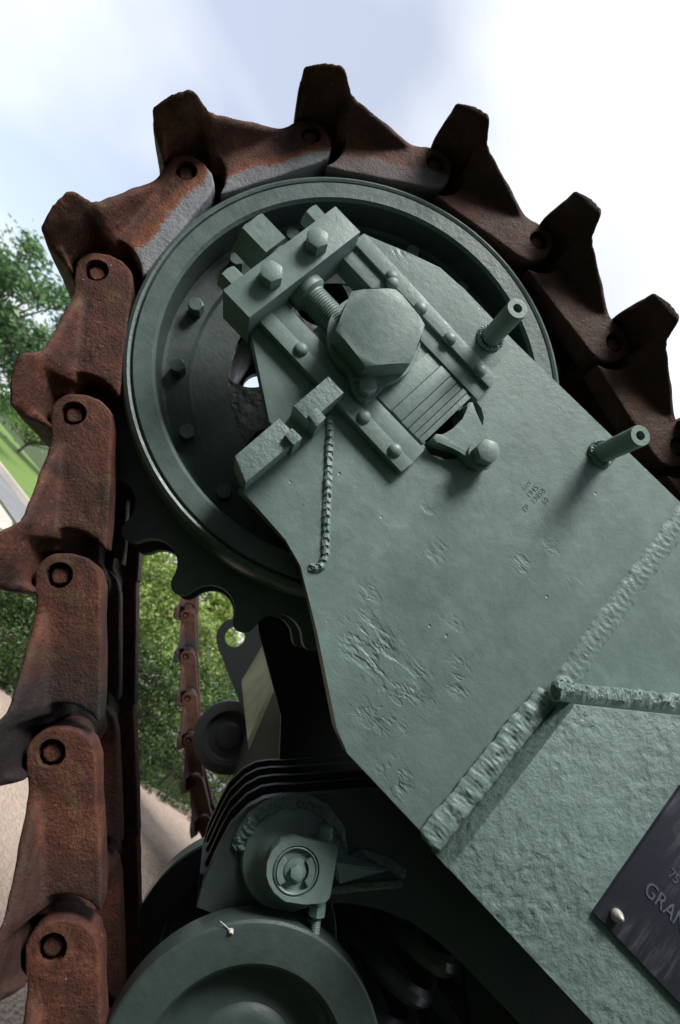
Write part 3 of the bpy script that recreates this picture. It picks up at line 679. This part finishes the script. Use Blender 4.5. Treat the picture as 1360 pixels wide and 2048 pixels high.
# locking claw and its bolt
clw = prism('locking_claw', pxs([(946, 804), (955, 830), (972, 872), (984, 884), (990, 905), (982, 928), (962, 936), (940, 922), (922, 902), (905, 893), (875, 887), (866, 876), (872, 867), (882, 868), (888, 871), (905, 858), (925, 838), (934, 826), (933, 812), (938, 804)], -.078), -.078, .05, M['paint'], tank, .002)
x, z = px(968, 908, -.085); from_bm('washer', place(lathe_bm([(0, 0), (.021, 0), (.021, .004), (0, .004)], 36), 'Y-', (x, -.078, z)), M['paint'], clw)
from_bm('bolt', place(hex_bm(.0172, .019, .5), 'Y-', (x, -.082, z)), M['paint'], clw)

# inner plates of the track frame and the hull behind
inner_pts = [(.0, -.19), (.01, -.275), (.115, -.300), (.195, -.355), (.335, -.430), (.50, -.60), (.58, -.95), (3.2, -.95), (3.2, .19), (.3, .19), (.1, .1)]
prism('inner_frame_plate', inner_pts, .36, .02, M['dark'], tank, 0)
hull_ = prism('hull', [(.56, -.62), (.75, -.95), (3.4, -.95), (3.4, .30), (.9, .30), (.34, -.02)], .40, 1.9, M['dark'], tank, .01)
tp = pxs([(433, 1275), (436, 1262), (443, 1250), (458, 1240), (475, 1236), (489, 1236), (545, 1230), (556, 1262), (520, 1360), (505, 1440), (492, 1440), (478, 1400), (454, 1341), (446, 1318), (437, 1297)], 1.5)
bm = bmesh.new(); hc = px(470, 1274, 1.5); nn = 40; outer, inner = [], []
for k in range(nn*2):
    q = math.pi*k/nn; dx, dz = math.cos(q), math.sin(q); d = .03
    while d < 1 and inpoly(hc[0]+dx*d, hc[1]+dz*d, tp): d += .004
    outer.append((hc[0]+dx*d, hc[1]+dz*d)); inner.append((hc[0]+dx*.037, hc[1]+dz*.037))
ring_face(bm, outer, inner, 1.5, 1.54); from_bm('towing_eye', bm, M['dark'], hull_)
q4 = [(*px(552, 1244, 1.30), 1.30), (*px(572, 1300, 1.02), 1.02), (*px(495, 1482, 1.02), 1.02), (*px(483, 1362, 1.34), 1.34)]
bm = bmesh.new(); fr = [bm.verts.new((x, y, z+H)) for x, z, y in q4]; bk = [bm.verts.new((x+.03, y+.05, z+H-.02)) for x, z, y in q4]
bm.faces.new(fr); bm.faces.new(bk[::-1])
for i in range(4): bm.faces.new((fr[i], bk[i], bk[(i+1) % 4], fr[(i+1) % 4]))
from_bm('nose_plate', bm, M['olive'], hull_)

# ---- suspension bracket: a stack of plates, the pivot boss and its clamp
YB = .07                                 # face of the bracket, set well back under the armour
brk = [(.3791, -.6616), (.3628, -.6345), (.3465, -.5910), (.3389, -.5648), (.3400, -.5333), (.3476, -.5116), (.3617, -.4942), (.3835, -.4735), (.4531, -.3995), (.5532, -.3245), (1.02, -.3245), (1.02, -.4713), (.7000, -.4724), (.6630, -.4746), (.6108, -.4822), (.5673, -.4996), (.5314, -.5235), (.4988, -.5496), (.4661, -.5910), (.4335, -.6399)]
brp = prism('bogie_bracket', brk, YB, .016, M['brk_shade'], tank, .002)
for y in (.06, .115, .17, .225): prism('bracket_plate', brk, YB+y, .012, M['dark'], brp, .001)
bx_, bz_ = .4268, -.5381
bm = lathe_bm([(.066, -.002), (.066, .006), (.063, .011), (.055, .015), (.049, .021), (.045, .029), (.040, .036), (.036, .048), (0, .048)], 56)
from_bm('pivot_boss', place(bm, 'Y-', (bx_, YB, bz_)), M['paint'], brp)
weld(arcp(bx_, bz_, .069, 215, 28, YB-.003, 26), .024, .010, brp, pitch=.0075, lump=.9, seed=9)
weld([(bx_+.061, YB-.003, bz_+.033), (.4988, YB-.003, -.4691), (.5368, YB-.003, -.4517), (.564, YB-.003, -.4474)], .014, .008, brp, pitch=.005, lump=.9, seed=10)
weld([(.4912, YB-.003, -.5387), (.5314, YB-.003, -.4952), (.5695, YB-.003, -.4572)], .011, .005, brp, pitch=.005, lump=.9, seed=11)
YC = YB-.058
cap = pxs([(533, 1750), (534, 1725), (543, 1703), (562, 1684), (590, 1676), (640, 1684), (672, 1690), (677, 1697), (660, 1795), (650, 1806), (610, 1809), (570, 1803), (548, 1785), (538, 1768)], YC)
cx_, cz_ = px(592, 1743, YC); outer, inner = [], []
for k in range(96):
    q = 2*math.pi*k/96; dx, dz = math.cos(q), math.sin(q); lo_, hi_ = .01, .15
    for _ in range(24):
        md = (lo_+hi_)/2
        if inpoly(cx_+dx*md, cz_+dz*md, cap): lo_ = md
        else: hi_ = md
    outer.append((cx_+dx*lo_, cz_+dz*lo_)); inner.append((cx_+dx*.0300, cz_+dz*.0300))
bm = bmesh.new(); ring_face(bm, outer, inner, YC, YC+.042)
bm.edges.ensure_lookup_table()
eo = [e for e in bm.edges if all(abs(v_.co.y-YC) < 1e-5 and math.hypot(v_.co.x-cx_, v_.co.z-H-cz_) > .0305 for v_ in e.verts)]
cp = from_bm('clamp_cap', bm, M['paint'], brp)
bm = lathe_bm([(0, 0), (.0285, 0), (.0285, .006), (.0268, .0072), (.0255, .006), (.0245, .001), (0, .001)], 48); from_bm('retaining_ring', place(bm, 'Y-', (cx_, YC+.008, cz_)), M['paint'], cp)
for a0 in (40, 220):
    bm = bmesh.new(); pts = [(cx_+.0245*math.cos(R(a0+a)), cz_+.0245*math.sin(R(a0+a))) for a in range(-46, 47, 8)] + [(cx_+.0165*math.cos(R(a0+a)), cz_+.0165*math.sin(R(a0+a))) for a in range(46, -47, -8)]
    from_bm('ring_segment', prism_bm(pts, YC-.0005, .008, .001, bm), M['paint'], cp)
from_bm('washer', place(lathe_bm([(0, 0), (.0144, 0), (.0144, .003), (.0098, .0048), (0, .0048)], 32), 'Y-', (cx_, YC+.0065, cz_)), M['paint'], cp)
from_bm('bolt', place(hex_bm(.0085, .0088, .2), 'Y-', (cx_, YC+.002, cz_)), M['paint'], cp)
# rib running back from the cap
ra = pxs([(668, 1712), (672, 1758)], YB-.03); rb = px(795, 1738, YB-.003)
bm = bmesh.new(); hull(bm, [(ra[0][0], YB-.002, ra[0][1]+H), (ra[0][0], YB-.044, ra[0][1]+H-.004), (ra[1][0], YB-.046, ra[1][1]+H), (ra[1][0], YB-.002, ra[1][1]+H), (rb[0], YB-.003, rb[1]+H), (rb[0]-.004, YB-.008, rb[1]+H-.003)])
bmesh.ops.bevel(bm, geom=bm.edges[:], offset=.003, segments=2, affect='EDGES'); from_bm('rib', bm, M['paint'], cp)
# clamp bolt through the cap
YN = YB-.038
pA = px(648, 1664, YN); pB = px(626, 1848, YN); ax3 = Vector((pB[0]-pA[0], 0, pB[1]-pA[1])).normalized()
pn = px(636, 1808, YN)
from_bm('nut', place(hex_bm(.0118, .013, .2), tuple(ax3), (pn[0], YN, pn[1])), M['paint'], cp)
th = [(0, 0)]; z_ = 0
while z_ < .030: th += [(.0063, z_), (.0053, z_+.0010), (.0063, z_+.0020)]; z_ += .0020
th += [(0, z_)]
from_bm('clamp_bolt', place(lathe_bm(th, 24), tuple(ax3), (pn[0]+ax3.x*.011, YN, pn[1]+ax3.z*.011)), M['paint'], cp)
ph_ = px(650, 1672, YN); from_bm('bolt_head', place(lathe_bm([(0, -.012), (.0092, -.012), (.0103, -.004), (.0103, .004), (0, .004)], 24), tuple(ax3), (ph_[0], YN, ph_[1])), M['paint'], cp)

# ---- bogie rollers in pairs
def roller(y, m=None):
    prof = [(.12, .05), (.150, .05), (.164, .042), (.164, .004), (.1615, .0008), (.1585, 0), (.120, 0), (.1155, .004), (.108, .026), (.098, .034), (.072, .036), (.064, .035), (.058, .029), (.05, .027), (.02, .027), (0, .027)]
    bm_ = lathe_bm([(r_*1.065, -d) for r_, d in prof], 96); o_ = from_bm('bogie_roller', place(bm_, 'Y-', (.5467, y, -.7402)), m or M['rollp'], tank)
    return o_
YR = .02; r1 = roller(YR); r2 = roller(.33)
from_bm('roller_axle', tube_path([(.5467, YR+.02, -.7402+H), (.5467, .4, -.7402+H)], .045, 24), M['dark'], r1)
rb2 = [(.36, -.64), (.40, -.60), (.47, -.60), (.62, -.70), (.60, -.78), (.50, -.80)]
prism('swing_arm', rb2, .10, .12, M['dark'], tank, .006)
# coil spring behind the roller
def coil(cx_, cy_, z0, z1, r_, wr, turns):
    n = int(turns*20); return tube_path([(cx_+r_*math.cos(2*math.pi*i/20), cy_+r_*math.sin(2*math.pi*i/20), z0+(z1-z0)*i/n+H) for i in range(n+1)], wr, 8)
for cx_ in (.70, .86):
    o = from_bm('coil_spring', coil(cx_, .20, -.86, -.47, .06, .015, 7.5), M['spring'], tank)
prism('spring_housing', pxs([(922, 1880), (1000, 1890), (1230, 2085), (945, 2085)], .10), .10, .02, M['dark'], tank, .002)
# matching far-side roller and frame
fr_ = roller(2.30, M['dark']); prism('far_frame_plate', [(.55, -.62), (.62, -.80), (3.2, -.80), (3.2, .19), (.62, .19), (.5, -.3)], 2.36, .03, M['dark'], tank, 0)
# bits of cobweb on the roller
web = bmesh.new(); wp = [px(440, 1842, YR-.001), px(452, 1852, YR-.001), px(461, 1862, YR-.001)]
tube_path([(x, YR-.001, z+H) for x, z in wp], .0005, 5, web)
wo = from_bm('cobweb', web, M['web'], r1)
bm = bmesh.new(); bmesh.ops.create_icosphere(bm, subdivisions=2, radius=.0032); wq = px(462, 1862, YR-.001)
for v_ in bm.verts: v_.co = v_.co*(1+.8*noise.noise(v_.co.normalized()*2.7))
bmesh.ops.transform(bm, matrix=Matrix.Translation((wq[0], YR-.001, wq[1]+H)), verts=bm.verts); from_bm('web_clump', bm, M['web'], r1)
